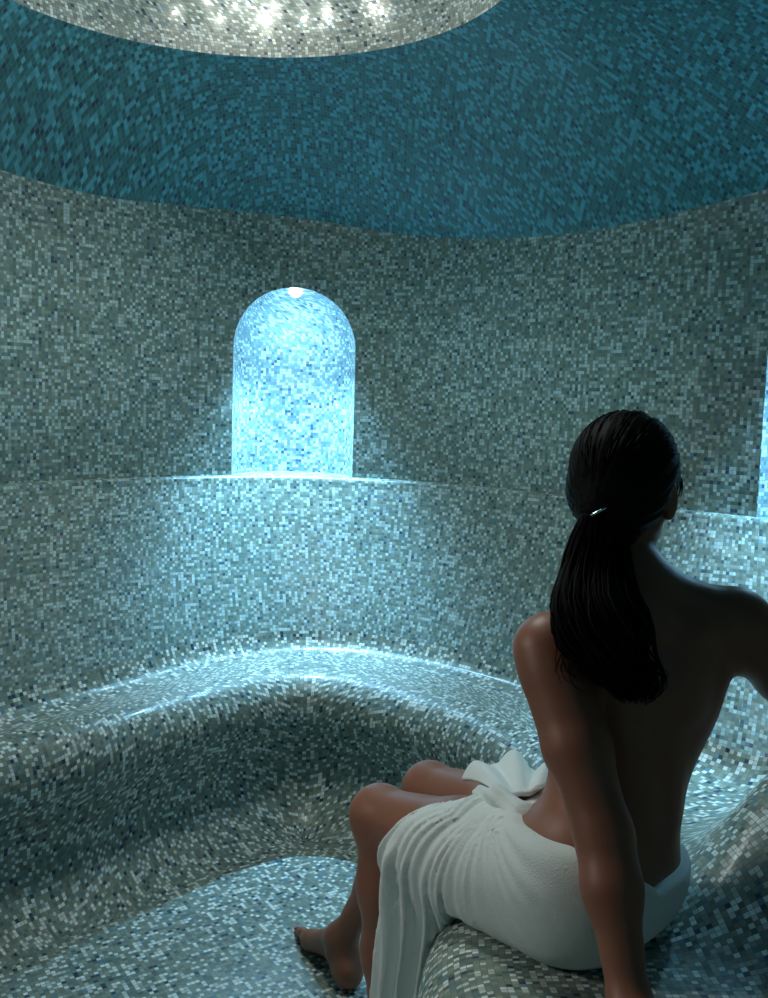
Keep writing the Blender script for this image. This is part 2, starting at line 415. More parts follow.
for k, (az, el, r, lab) in enumerate(STARS):
    az = math.radians(az); el = math.radians(el); p = dome_pt(az, el); nn = -dome_n(az, el)
    M = Vector(nn).to_track_quat('Z', 'Y').to_matrix()
    vs = []; fs = []
    for ri, (rr, h) in enumerate(((r, -.002), (r, .002), (r * .7, .0035))):
        for i in range(12):
            a = 2 * PI * i / 12; vs.append(tuple(M @ Vector((rr * math.cos(a), rr * math.sin(a), h))))
    for ri in range(2):
        for i in range(12): j = (i + 1) % 12; fs.append((ri * 12 + i, ri * 12 + j, ri * 12 + 12 + j, ri * 12 + 12 + i))
    fs.append(tuple(range(24, 36)))
    o = mesh_obj('star_light', vs, fs, M_star, smooth=False); o.location = Vector(p)
    tag(o, lab, 'lamp', 'star lights set in the inner dome')
    point_light('star_glow', p + nn * .03, E_STAR * (r / .006) ** 2, C_STAR, .006)
point_light('dome_light', (RC[0], RC[1], RZ + .22), E_DOME, C_DOME, .16, 'SPOT', aim=(0, 0, -1), cone=116, blend=.55)

point_light('dome_fill', (RC[0], RC[1], RZ + .12), 4.0, (1, 1, .92), .05)
# unseen blue floor fixture, added only to light the ceiling
UP = V(-.70, 1.30, .0)
e = bpy.data.objects.new('added_floor_uplight', None); col.objects.link(e); e.location = Vector(UP)
tag(e, 'unseen round blue fixture added in the mosaic floor to light the ceiling', 'lamp')
vs, fs = disc(.045, -.004, .008); fs = [g[::-1] for g in fs]; mesh_obj('lens', vs, fs, M_added_blue, parent=e, smooth=False)
vs = []; fs = []
for i in range(32):
    a = 2 * PI * i / 32
    for rr, zz_ in ((.046, .001), (.046, .010), (.058, .008), (.062, .001)): vs.append((rr * math.cos(a), rr * math.sin(a), zz_))
for i in range(32):
    for q in range(4): fs.append((i * 4 + q, i * 4 + (q + 1) % 4, ((i + 1) % 32) * 4 + (q + 1) % 4, ((i + 1) % 32) * 4 + q))
mesh_obj('bezel', vs, fs, M_bezel, parent=e, smooth=False)
point_light('added_uplight', UP + V(0, 0, .03), E_ADDED_UP, C_ADDED_UP, .02, 'SPOT', aim=(.72, 1.10, 1.95), cone=58, blend=.4)  # added spot that turns the ceiling blue

# ------------------------------------------------------------------ sculpting with distance fields
class Field:
    def __init__(s, lo, hi, h):
        s.lo = np.array(lo, float); s.h = h; s.n = np.ceil((np.array(hi) - s.lo) / h).astype(int) + 1
        s.F = np.full(s.n, .25, np.float32)
    def block(s, lo, hi):
        a = np.clip(np.floor((lo - s.lo) / s.h).astype(int), 0, s.n); b = np.clip(np.ceil((hi - s.lo) / s.h).astype(int) + 1, 0, s.n)
        if np.any(b <= a): return None
        g = np.meshgrid(*[s.lo[i] + s.h * np.arange(a[i], b[i]) for i in range(3)], indexing='ij')
        return (slice(a[0], b[0]), slice(a[1], b[1]), slice(a[2], b[2])), np.stack(g, -1).astype(np.float32)
    def add(s, prim, k=.02, mode='union'):
        fn, lo, hi = prim
        m = k + .03
        r = s.block(lo - m, hi + m)
        if r is None: return
        sl, P = r; d = fn(P).astype(np.float32); F = s.F[sl]
        if mode == 'cut': d = -d; F2 = -F; a, b = F2, -d; 
        if mode == 'union':
            h = np.maximum(k - np.abs(F - d), 0) / k; s.F[sl] = np.minimum(F, d) - h * h * k * .25
        elif mode == 'cut':
            h = np.maximum(k - np.abs(F - d), 0) / k; s.F[sl] = np.maximum(F, d) + h * h * k * .25
def cone(a, b, ra, rb):
    a = np.array(a, float); b = np.array(b, float); R = max(ra, rb)
    ba = b - a; L2 = ba @ ba
    def fn(P):
        t = np.clip(((P - a) @ ba) / L2, 0, 1); q = P - a - t[..., None] * ba
        return np.sqrt((q * q).sum(-1)) - (ra + (rb - ra) * t)
    return fn, np.minimum(a, b) - R, np.maximum(a, b) + R
def elli(c, r, ax=None):
    c = np.array(c, float); r = np.array(r, float); R = r.max()
    M = np.eye(3) if ax is None else np.array([unit(v) for v in ax])
    def fn(P):
        q = (P - c) @ M.T
        k0 = np.sqrt(((q / r) ** 2).sum(-1)); k1 = np.sqrt(((q / r ** 2) ** 2).sum(-1)) + 1e-6
        return k0 * (k0 - 1) / k1
    return fn, c - R, c + R
def frame(f, u):   # right, forward, up
    f = unit(f); r = unit(np.cross(f, u)); return r, f, unit(np.cross(r, f))
def surfnet(F, lo, h):
    ins = F < 0
    c = [ins[i:i + F.shape[0] - 1 if not i else None, j:F.shape[1] - 1 if not j else None, k:F.shape[2] - 1 if not k else None] for i in (0, 1) for j in (0, 1) for k in (0, 1)]
    cnt = sum(x.astype(np.int8) for x in c)
    act = (cnt > 0) & (cnt < 8)
    ix = np.argwhere(act); idm = np.full(act.shape, -1, np.int32); idm[act] = np.arange(len(ix))
    acc = np.zeros((len(ix), 3)); num = np.zeros(len(ix))
    cor = [(i, j, k) for i in (0, 1) for j in (0, 1) for k in (0, 1)]
    val = {q: F[ix[:, 0] + q[0], ix[:, 1] + q[1], ix[:, 2] + q[2]].astype(float) for q in cor}
    for a in cor:
        for ax in range(3):
            if a[ax]: continue
            b = list(a); b[ax] = 1; b = tuple(b); va, vb = val[a], val[b]; m = (va < 0) != (vb < 0)
            t = np.where(m, va / np.where(m, va - vb, 1), 0)
            p = np.array(a, float)[None] + 0 * acc; p[:, ax] += t
            acc[m] += p[m]; num[m] += 1
    Vt = lo + h * (ix + acc / num[:, None])
    faces = []
    for ax in range(3):
        s0 = [slice(1, -1)] * 3; s0[ax] = slice(0, -1); s1_ = [slice(1, -1)] * 3; s1_[ax] = slice(1, None)
        A_, B_ = ins[tuple(s0)], ins[tuple(s1_)]
        e = np.argwhere(A_ != B_); flip = A_[tuple(e.T)]
        base = e + 1; base[:, ax] -= 1
        u, v = (ax + 1) % 3, (ax + 2) % 3
        def cell(du, dv):
            q = base.copy(); q[:, u] -= du; q[:, v] -= dv; return idm[q[:, 0], q[:, 1], q[:, 2]]
        q = np.stack([cell(1, 1), cell(0, 1), cell(0, 0), cell(1, 0)], 1)
        q[~flip] = q[~flip][:, ::-1]; faces.append(q)
    Fc = np.concatenate(faces); Fc = Fc[(Fc >= 0).all(1)]
    return Vt, Fc
def relax(Vt, Fc, it=2, lam=.5):
    e = np.concatenate([Fc[:, [i, (i + 1) % 4]] for i in range(4)]); e = np.concatenate([e, e[:, ::-1]])
    deg = np.bincount(e[:, 0], minlength=len(Vt))[:, None]
    for _ in range(it):
        s = np.stack([np.bincount(e[:, 0], Vt[e[:, 1], k], minlength=len(Vt)) for k in range(3)], 1) / np.maximum(deg, 1)
        Vt = Vt + lam * (s - Vt)
    return Vt
def sample(Fd, P):
    q = (P - Fd.lo) / Fd.h; i = np.clip(q.astype(int), 0, Fd.n - 2); f = q - i
    r = 0
    for a in (0, 1):
        for b in (0, 1):
            for c in (0, 1):
                r = r + Fd.F[i[:, 0] + a, i[:, 1] + b, i[:, 2] + c] * (f[:, 0] if a else 1 - f[:, 0]) * (f[:, 1] if b else 1 - f[:, 1]) * (f[:, 2] if c else 1 - f[:, 2])
    return r

# ------------------------------------------------------------------ the sitting woman: joints
root_loc = V(.33, 1.42, .445)
shL, shR = V(.246, 1.395, .895), V(.544, 1.455, .930)
elL, wrL = V(.313, 1.268, .670), V(.330, 1.160, .500)
elR, wrR = V(.705, 1.490, .775), V(.800, 1.680, ZB + float(ridge(.80, 1.68)) + .030)
hipL, hipR = V(.285, 1.375, .545), V(.390, 1.490, .535)
knL, knR = V(.012, 1.700, .496), V(.112, 1.885, .472)
anL, anR = V(.030, 1.672, .085), V(-.062, 1.985, .095)
hc = V(.374, 1.500, 1.130)
hf = unit(V(.52, .84, -.12)); hr_, hf, hu = frame(hf, V(.05, .0, 1))
lat = unit(shR - shL)                      # chest: left to right
cu = unit(V(.0, -.04, 1)); cf = unit(np.cross(cu, lat)); cu = unit(np.cross(lat, cf))
plat = unit(V(.62, .62, 0)); pf = unit(V(-.62, .62, 0)); pu = V(0, 0, 1)   # pelvis
def loc(c, f, x, y, z): return c + f[0] * x + f[1] * y + f[2] * z
HD = (hr_, hf, hu); CH = (lat, cf, cu); PV = (plat, pf, pu)

prims = []
def T_(p, k=.02, mode='union'): prims.append((p, k, mode))
pelvis = []
def PL(p, k=.04): pelvis.append((p, k)); T_(p, k)
# pelvis, buttocks, belly
PL(elli(V(.342, 1.430, .570), (.134, .105, .105), PV))
PL(elli(V(.300, 1.385, .545), (.100, .115, .100), PV))
PL(elli(V(.368, 1.458, .540), (.092, .108, .094), PV))
PL(elli(V(.370, 1.440, .640), (.106, .090, .085), (unit(plat + .3 * lat), unit(pf + .2 * cf), pu)))
# waist and chest
T_(elli(V(.376, 1.452, .715), (.110, .085, .10), (unit(plat * .5 + lat), unit(pf * .5 + cf), pu)), .05)
T_(elli(V(.396, 1.462, .800), (.137, .092, .115), CH), .05)
T_(elli(V(.410, 1.462, .875), (.147, .088, .10), CH), .04)
T_(cone(shL + lat * .02 + cu * .012, V(.372, 1.448, .955), .040, .050), .04)
T_(cone(shR - lat * .02 + cu * .008, V(.402, 1.452, .962), .042, .052), .04)
T_(elli(loc(V(.38, 1.455, .86), CH, -.065, .07, -.01), (.055, .045, .055), CH), .04)
T_(elli(loc(V(.38, 1.455, .86), CH, .065, .07, -.01), (.055, .045, .055), CH), .04)
# shoulder blades, muscles beside the spine
T_(cone(loc(V(.38, 1.455, .88), CH, -.062, -.070, .03), loc(V(.38, 1.455, .88), CH, -.052, -.072, -.07), .026, .016), .035)
T_(cone(loc(V(.38, 1.455, .88), CH, .070, -.066, .035), loc(V(.38, 1.455, .88), CH, .052, -.072, -.07), .028, .016), .035)
for sgn in (-1, 1):
    T_(cone(loc(V(.375, 1.455, .84), CH, sgn * .030, -.072, 0), loc(V(.352, 1.440, .640), PV, sgn * .030, -.070, 0), .020, .022), .03)
# neck and head
neck0 = V(.387, 1.452, .950); neck1 = hc - hu * .075 - hf * .012 - hr_ * .004
T_(cone(neck0, neck1, .054, .046), .05)
T_(elli(hc + hu * .018 - hf * .012, (.070, .088, .082), HD), .03)
T_(elli(hc - hu * .030 + hf * .030, (.054, .056, .075), HD), .035)
T_(elli(hc - hu * .082 + hf * .058, (.024, .024, .022), HD), .03)                    # chin
for sgn in (-1, 1):
    T_(cone(loc(hc, HD, sgn * .050, -.004, -.050), loc(hc, HD, sgn * .018, .060, -.088), .012, .010), .025)  # jaw
    T_(elli(loc(hc, HD, sgn * .040, .062, -.028), (.020, .016, .016), HD), .02)      # cheekbone
    T_(elli(loc(hc, HD, sgn * .030, .078, .022), (.022, .012, .008), HD), .012)      # brow
T_(cone(loc(hc, HD, 0, .084, .014), loc(hc, HD, 0, .102, -.026), .007, .011), .012)  # nose
for sgn in (-1, 1): T_(elli(loc(hc, HD, sgn * .011, .094, -.029), (.007, .009, .007), HD), .006)
for sgn in (-1, 1): T_(elli(loc(hc, HD, sgn * .031, .089, .003), (.016, .010, .010), HD), .010, 'cut')   # eye sockets
for sgn in (-1, 1): T_(elli(loc(hc, HD, sgn * .031, .076, .003), (.0145, .0135, .0105), HD), .004)       # lids
T_(elli(loc(hc, HD, 0, .087, -.053), (.021, .009, .006), HD), .006)
T_(elli(loc(hc, HD, 0, .085, -.063), (.018, .009, .006), HD), .005)
T_(elli(loc(hc, HD, 0, .098, -.058), (.022, .006, .0014), HD), .003, 'cut')
for sgn in (-1, 1):                                                                  # ears
    ec = loc(hc, HD, sgn * .074, -.008, -.012)
    eu = unit(hu - .25 * hf); en = unit(hr_ * sgn - hf * .45); ef = unit(np.cross(eu, en))
    T_(elli(ec, (.006, .017, .031), (en, ef, eu)), .008)
    T_(elli(ec + en * .008 + eu * .004 + ef * 0, (.007, .009, .019), (en, ef, eu)), .004, 'cut')
    T_(elli(ec - eu * .026, (.005, .008, .008), (en, ef, eu)), .006)
# arms
def arm(sh, el, wr, k=.03):
    d = unit(el - sh)
    T_(elli(sh + d * .03, (.046, .046, .062), frame(unit(np.cross(d, V(0, 1, .2))), d)), k)
    ka = .016 if sh is shL else k; w_ = .004 if sh is shL else 0
    T_(cone(sh, sh * .45 + el * .55, .047 + w_, .043 + w_), ka)
    T_(cone(sh * .45 + el * .55, el, .043 + w_, .036), ka)
    m = el * .68 + wr * .32
    T_(cone(el, m, .034, .036), .03); T_(cone(m, wr, .035, .0250), .03)
arm(shL, elL, wrL); arm(shR, elR, wrR)
def hand(wr, f, nrm, side, curl=.15, thumb_out=.9):
    """f: pointing direction of the palm, nrm: back of the hand, side: +1 when the thumb leaves along +across"""
    f = unit(f); nrm = unit(nrm - f * (nrm @ f)); ac = unit(np.cross(f, nrm)) * side
    pc = wr + f * .050
    T_(elli(pc, (.038, .050, .0135), (ac, f, nrm)), .02)
    T_(cone(wr, wr + f * .03, .0245, .022), .02)
    T_(cone(wr + f * .02 + ac * .018, wr + f * .045 + ac * .036 - nrm * .004, .015, .012), .012)
    for i, (o, ln) in enumerate(((.026, .068), (.009, .076), (-.008, .071), (-.024, .056))):
        p = wr + f * (.088 - .004 * abs(i - 1)) + ac * o; d = unit(f + ac * (o * 4.0)); r = .0082 - .0006 * (i == 3)
        T_(cone(p - d * .02, p, .0095, r + .0006), .006)
        for j, q in enumerate((.42, .32, .26)):
            d = unit(d - nrm * curl * (j * .9 + .2)); e = p + d * ln * q
            T_(cone(p, e, r, r * .93), .0035); p = e; r *= .93
    p = wr + f * .045 + ac * .036 - nrm * .004; d = unit(f * .75 + ac * thumb_out * .8 - nrm * .1); r = .0105
    for q in (.034, .028):
        e = p + d * q; T_(cone(p, e, r, r * .9), .005); p = e; r *= .9; d = unit(d + f * .4)
hand(wrL, V(.25, -.93, -.30), V(.05, -.30, .95), 1, .10)
hand(wrR, V(.35, .85, -.30), V(-.1, .3, .95), -1, .16)
# legs
legs = []
def LG(p, k): legs.append((p, k)); T_(p, k)
for hip, kn, an, s in ((hipL, knL, anL, -1), (hipR, knR, anR, 1)):
    mid = hip * .5 + kn * .5 + V(0, 0, .004)
    LG(cone(hip, mid, .083, .071), .03); LG(cone(mid, kn, .070, .050), .03)
    T_(elli(kn + V(0, 0, .004) + pf * .006, (.047, .050, .048), PV), .02)
    sd = unit(an - kn); back = unit(-pf - sd * (-pf @ sd))
    cm = kn + (an - kn) * .30 + back * .012
    T_(cone(kn, cm, .045, .050), .03); T_(cone(cm, kn + (an - kn) * .62, .050, .036), .03)
    T_(cone(kn + (an - kn) * .60, an, .036, .026), .03)
def foot(an, d, lift=0, toe_up=0):
    d = unit(V(d[0], d[1], 0)); sd = V(d[1], -d[0], 0)   # sd: to the right of the pointing direction
    g = V(0, 0, lift)
    heel = V(an[0], an[1], .031) - d * .028 + g
    T_(elli(heel, (.029, .036, .031), (sd, d, V(0, 0, 1))), .02)
    T_(cone(an, heel + V(0, 0, .015), .029, .026), .03)
    return d, sd, g
def build_foot(an, d, inner, lift=0):
    d, sd, g = foot(an, d, lift); inn = sd * inner
    ball = V(an[0], an[1], .024) + d * .135 + inn * .012
    lit = V(an[0], an[1], .020) + d * .115 - inn * .022
    T_(cone(an + d * .015 - V(0, 0, .012), ball + V(0, 0, .006) - d * .02, .029, .022), .03)
    T_(cone(V(an[0], an[1], .040) - inn * .008, lit, .024, .018), .03)
    T_(cone(ball, lit + d * .006, .021, .017), .02)
    T_(elli(V(an[0], an[1], .062) + inn * .026, (.011, .012, .012)), .012)
    T_(elli(V(an[0], an[1], .056) - inn * .026, (.011, .012, .012)), .012)
    tips = []
    for i in range(5):
        t = i / 4
        b = ball * (1 - t) + (lit + d * .004) * t + (V(0, 0, -.006) if i else V(0, 0, -.002))
        b = V(b[0], b[1], max(b[2], .012)); ln = (.052, .046, .040, .034, .028)[i]; r = (.0125, .0092, .0086, .0082, .008)[i]
        dd = unit(d + inn * (.06 - .05 * i)); m = b + dd * ln * .55 + V(0, 0, .004); e = b + dd * ln + V(0, 0, r + .001 - b[2])
        T_(cone(b, m, r * 1.05, r), .008); T_(cone(m, e, r, r * .95), .004); tips.append((e, dd, r))
    return tips
dR = V(-.50, .86, 0); dL = V(-.72, .70, 0)
tipsR = build_foot(anR, dR, -1); tipsL = build_foot(anL, dL, 1)

body = Field((-.32, .93, -.02), (.98, 2.20, 1.30), .0048)
for p, k, m in prims: body.add(p, k, m)
Vb, Fb = surfnet(body.F, body.lo, body.h); Vb = relax(Vb, Fb, 2, .5)
fc = Vb[Fb].mean(1); fm = np.zeros(len(Fb), int)
for z0, rad in ((-.053, (.021, .010, .0065)), (-.063, (.018, .010, .0065))):
    q = (fc - loc(hc, HD, 0, .088, z0)) @ np.array(HD).T / np.array(rad); fm[(q * q).sum(1) < 1.2] = 1
woman = bpy.data.objects.new('person', None); col.objects.link(woman); woman.location = Vector(root_loc)
tag(woman, 'woman with dark ponytail and bare back sitting on the bench in a white towel', 'person')
body_o = mesh_obj('body', Vb - root_loc, Fb, [M_skin, M_lips], parent=woman, fmat=fm)
# toenails
def blob(name, c, r, ax, mat, parent, org, seg=14, ring=8):
    vs = []; fs = []; M = np.array([unit(v) for v in ax])
    for i in range(ring + 1):
        a = PI * i / ring
        for j in range(seg): b = 2 * PI * j / seg; vs.append(c + (V(math.sin(a) * math.cos(b), math.sin(a) * math.sin(b), math.cos(a)) * r) @ M - org)
    for i in range(ring):
        for j in range(seg): fs.append((i * seg + j, (i + 1) * seg + j, (i + 1) * seg + (j + 1) % seg, i * seg + (j + 1) % seg))
    return mesh_obj(name, vs, fs, mat, parent=parent)
for tips in (tipsR, tipsL):
    for i, (e, dd, r) in enumerate(tips):
        sdv = V(dd[1], -dd[0], 0); nv = unit(V(0, 0, 1) + dd * .45); ff = unit(np.cross(sdv, nv))
        o = blob('toenail', e + nv * (r * .80) + dd * r * .15, V(r * .62, r * .75, r * .26), (sdv, ff, nv), M_nail, body_o, root_loc)
        if i == 0 and tips is tipsR: o['label'] = 'dark red varnished big toenail'
for sgn in (-1, 1):
    ey = blob('eye', loc(hc, HD, sgn * .031, .0795, .003), V(.0115, .0108, .0058), HD, M_eye, body_o, root_loc)
    blob('iris', loc(hc, HD, sgn * .031, .0885, .003), V(.0046, .0026, .0050), HD, M_iris, ey, root_loc)

# ------------------------------------------------------------------ hair: cap, ponytail and loose strands
def tubes(paths, radii, seg=5):
    vs = []; fs = []
    for pth, rad in zip(paths, radii):
        P = np.array(pth); n_ = len(P); t = np.gradient(P, axis=0); t /= np.linalg.norm(t, axis=1)[:, None] + 1e-9
        a = np.cross(t, V(.3, .2, .9)); a /= np.linalg.norm(a, axis=1)[:, None] + 1e-9; b = np.cross(t, a)
        o = len(vs)
        for i in range(n_):
            r = rad * (1 - .75 * (i / (n_ - 1)) ** 3)
            for s in range(seg): g = 2 * PI * s / seg; vs.append(P[i] + r * (a[i] * math.cos(g) + b[i] * math.sin(g)))
        for i in range(n_ - 1):
            for s in range(seg): fs.append((o + i * seg + s, o + i * seg + (s + 1) % seg, o + (i + 1) * seg + (s + 1) % seg, o + (i + 1) * seg + s))
        fs.append(tuple(o + (n_ - 1) * seg + s for s in range(seg)))
    return vs, fs
tie = hc - hf * .088 - hu * .040 - hr_ * .006
H = Field(hc - .2, hc + .2, .0035)
H.add(elli(hc + hu * .020 - hf * .014, (.0815, .098, .094), HD), .01)
H.add(elli(hc - hu * .020 - hf * .045, (.068, .056, .060), HD), .03)
H.add(cone(hc - hf * .070 - hu * .030, tie, .040, .020), .03)
# face and neck stay free
H.add(elli(hc - hu * .048 + hf * .090, (.080, .085, .102), HD), .012, 'cut')
H.add(cone(hc - hf * .060 - hu * .045 + hr_ * .012, hc - hf * .052 - hu * .075 + hr_ * .010, .040, .030), .02)
H.add(elli(hc - hu * .125 + hf * .010, (.085, .075, .055), HD), .012, 'cut')
for sgn in (-1, 1): H.add(elli(loc(hc, HD, sgn * .082, .000, -.030), (.020, .028, .042), HD), .01, 'cut')
gx = np.stack(np.meshgrid(*[H.lo[i] + H.h * np.arange(H.n[i]) for i in range(3)], indexing='ij'), -1)
qd = gx - tie; axv = unit(hf * .7 + hu * .5)
e1 = unit(np.cross(axv, hr_)); e2 = np.cross(axv, e1)
phi = np.arctan2(qd @ e2, qd @ e1)
H.F += (.0011 * np.sin(phi * 46 + 2 * np.sin(phi * 7)) + .0009 * np.sin(phi * 23 + 1)).astype(np.float32)
Vh, Fh = surfnet(H.F, H.lo, H.h); Vh = relax(Vh, Fh, 1, .4)
hair = mesh_obj('hair', Vh - root_loc, Fh, M_hair, parent=woman)
hair['label'] = 'smooth black hair pulled back into a low ponytail'
# ponytail
pt = [tie, V(.314, 1.395, 1.030), V(.310, 1.345, .970), V(.326, 1.325, .915), V(.356, 1.325, .878), V(.368, 1.335, .838)]
pt = [tie + V(-.002, -.012, -.006)] + pt[1:]
wd = [.028, .056, .068, .070, .052, .022]
def spl(P, t):
    P = np.asarray(P, float)
    if P.ndim == 1: P = P[:, None]
    x = t * (len(P) - 1); i = min(int(x), len(P) - 2); f = x - i
    p0, p1, p2, p3 = P[max(i - 1, 0)], P[i], P[i + 1], P[min(i + 2, len(P) - 1)]
    return .5 * ((2 * p1) + (p2 - p0) * f + (2 * p0 - 5 * p1 + 4 * p2 - p3) * f * f + (3 * p1 - p0 - 3 * p2 + p3) * f ** 3)
hair_paths = []; rads = []
for i in range(620):
    a = rng.uniform(0, 2 * PI); rr = math.sqrt(rng.uniform(.02, 1)); ln = rng.uniform(.74, 1.0) if i > 120 else rng.uniform(.45, .85)
    ck = int(rng.integers(0, 9)); ph = ck * .9 + rng.uniform(0, .8); am = .008 + .014 * ((ck * 37) % 9) / 9; a = a * .35 + (ck / 9 * 2 * PI) * .65; pth = []
    for t in np.linspace(0, ln, 16):
        c = spl(pt, t); wv = spl(wd, t)[0]
        ox = math.cos(a) * rr; oy = math.sin(a) * rr * .42
        c = c + lat * (ox * wv + am * math.sin(ph + 15 * t) * min(1, t * 2) * .6) + cf * (oy * wv + am * .5 * math.cos(ph + 8 * t) * t)
        # keep off the back
        pth.append(c)
    hair_paths.append(pth); rads.append(rng.uniform(.0016, .0030))
for i in range(9):     # loose ends drifting over the left shoulder
    t0 = rng.uniform(.35, .5); s0 = spl(pt, t0) - lat * .05; e = V(.262 + rng.uniform(-.02, .03), 1.33 + rng.uniform(-.01, .01), .865 + rng.uniform(-.02, .02))
    m = (s0 + e) / 2 + V(-.012, -.01, -.02); pth = [spl([s0, m, e], t) for t in np.linspace(0, 1, 12)]
    hair_paths.append(pth); rads.append(.0007)
allp = np.array([p for h in hair_paths for p in h]); dd_ = sample(body, allp)
gr = np.stack([sample(body, allp + v) - sample(body, allp - v) for v in np.eye(3) * .006], 1); gr /= np.linalg.norm(gr, axis=1)[:, None] + 1e-9
push = np.clip(.004 - dd_, 0, .06); allp = allp + gr * push[:, None]
hair_paths2 = []; o = 0
for h in hair_paths: hair_paths2.append(allp[o:o + len(h)]); o += len(h)
vs, fs = tubes(hair_paths2, rads); mesh_obj('ponytail', np.array(vs) - root_loc, fs, M_hair, parent=hair)
# strands combed over the cap, short ones at the temple
pths = []; rads = []
for i in range(190):
    az = rng.uniform(-1.0, 1.0) * PI * .62; st = rng.uniform(.0, .35)
    d0 = unit(hf * math.cos(az) * .75 + hr_ * math.sin(az) * 1.0 + hu * rng.uniform(.35, 1.0)); pth = []
    dt = unit(tie - (hc + hu * .02 - hf * .014))
    for t in np.linspace(st, 1, 14):
        v = unit(d0 * (1 - t) + dt * t * 1.0 + hu * .25 * math.sin(PI * t))
        kx = 1 / math.sqrt((v @ hr_ / .083) ** 2 + (v @ hf / .0995) ** 2 + (v @ hu / .0955) ** 2)
        pth.append(hc + hu * .020 - hf * .014 + v * kx * (.972 + .028 * min(1, (t - st) * 5)))
    pths.append(pth); rads.append(rng.uniform(.0008, .0016))
for i in range(10):
    s0 = loc(hc, HD, .066, .030 + rng.uniform(0, .02), .03); e = loc(hc, HD, .076 + rng.uniform(0, .006), .035 + rng.uniform(-.01, .015), -.030 - rng.uniform(0, .02))
    e = e * .5 + s0 * .5; pths.append([s0 * (1 - t) + e * t + hr_ * .004 * math.sin(PI * t) for t in np.linspace(0, 1, 8)]); rads.append(.0010)
vs, fs = tubes(pths, rads); mesh_obj('combed_strands', np.array(vs) - root_loc, fs, M_hair, parent=hair)
for sgn in (-1, 1):     # eyebrows
    pths = [[loc(hc, HD, sgn * (.016 + .032 * t), .0915 - .012 * t * t, .026 + .006 * math.sin(PI * t * .8) + .0012 * q) for t in np.linspace(0, 1, 8)] for q in (-1, 0, 1)]
    vs, fs = tubes(pths, [.0014] * 3); mesh_obj('eyebrow', np.array(vs) - root_loc, fs, M_hair, parent=body_o)
# clasp
vs, fs = tubes([[tie + V(0, -.022, .002) + lat * (.020 * math.sin(a)) + V(0, -.006 * math.cos(a), .008 * a) for a in np.linspace(-1.1, 1.1, 12)]], [.0026])
hc_o = mesh_obj('hair_clasp', np.array(vs) - root_loc, fs, M_tie, parent=hair); hc_o['label'] = 'small shiny metal hair clasp'

# ------------------------------------------------------------------ towel
KN = V(.212, 1.472, .628)                 # the tucked knot on the left hip
Tw = Field((-.14, 1.18, -.01), (.66, 1.88, .74), .0040)
def inflate(p, g):
    fn, lo, hi = p; return (lambda P: fn(P) - g), lo - g, hi + g
for p, k in pelvis: Tw.add(inflate(p, .011), .05)
midL = hipL * .5 + knL * .5
Tw.add(cone(hipL - V(-.0, .0, .012), midL - V(0, 0, .030), .100, .090), .03); Tw.add(cone(hipL, midL, .092, .083), .03); Tw.add(cone(midL, hipL * .20 + knL * .80, .082, .073), .03)
Tw.add(cone(hipR, hipR * .62 + knR * .38, .092, .084), .04)
gx = np.stack(np.meshgrid(*[Tw.lo[i] + Tw.h * np.arange(Tw.n[i]) for i in range(3)], indexing='ij'), -1).astype(np.float32)
X, Y, Z = gx[..., 0], gx[..., 1], gx[..., 2]
ta = (X - KN[0]) * pf[0] + (Y - KN[1]) * pf[1]              # along the thigh
tb = (X - KN[0]) * -plat[0] + (Y - KN[1]) * -plat[1]        # out to her left
# front edge of the cloth on the left thigh: cut in a slanting plane
def smax(a, b, k): h = np.maximum(k - np.abs(a - b), 0) / k; return np.maximum(a, b) + h * h * k * .25
def smin(a, b, k): h = np.maximum(k - np.abs(a - b), 0) / k; return np.minimum(a, b) - h * h * k * .25
fe = .225 + .05 * np.clip(.50 - Z, 0, .5); edge = ta - fe * (1 - np.exp(-np.maximum(KN[2] - Z, .02) / .045))
F = smax(Tw.F, edge.astype(np.float32), .012)
# uncover the top inside of the left thigh: the cloth edge runs along the crown of the thigh
crown = (-tb - .035) + np.clip(ta - .02, 0, .3) * .10
inner = np.minimum(ta - .045, (-.022 + .030 * np.clip((ta - .05) / .15, 0, 1.2) ** 2) - tb)
F = smax(F, (-1) * smax(-inner, -(Z - .30), .01) * 0 + inner, .02)
# hanging drape: a pleated sheet from the outside of the thigh to the floor
a0, a1 = .070, .217
fold = np.zeros_like(Z)
below = np.clip(KN[2] - Z, .001, 1); fan = ta / (1 - np.exp(-np.maximum(below, .03) / .045))
fan2 = fan + .008 * np.sin(9 * Z + 3 * fan * 10) + .002 * np.sin(31 * Z + 20 * fan)
pl = np.sin(fan2 * 2 * PI / .046) * .65 + np.sin(fan2 * 2 * PI / .030 + 1.3) * .35
pl = np.sqrt(np.abs(pl) + .01) * 1.8 - 1.1
dsurf = .058 + .014 * np.sin(fan2 * 2 * PI / .046) + .018 * np.clip((.45 - Z) / .45, 0, 1)
thick = .0085
sheet = np.abs(tb - dsurf) * .8 - thick
sheet = smax(sheet, np.maximum(ta - a1 - .05 * np.clip(.50 - Z, 0, .5), a0 + .14 * np.clip(.5 - Z, 0, .5) - ta), .01)
sheet = smax(sheet, Z - .50, .03); F = smin(F, sheet.astype(np.float32), .035)
# waist: upper edge from the knot round the back
gt = np.clip((-ta - .02) / .13, 0, 1); wz_ = .630 - .68 * np.clip(.06 - tb, 0, .09) * gt * gt * (3 - 2 * gt)
F = smax(F, (Z - wz_).astype(np.float32), .012)
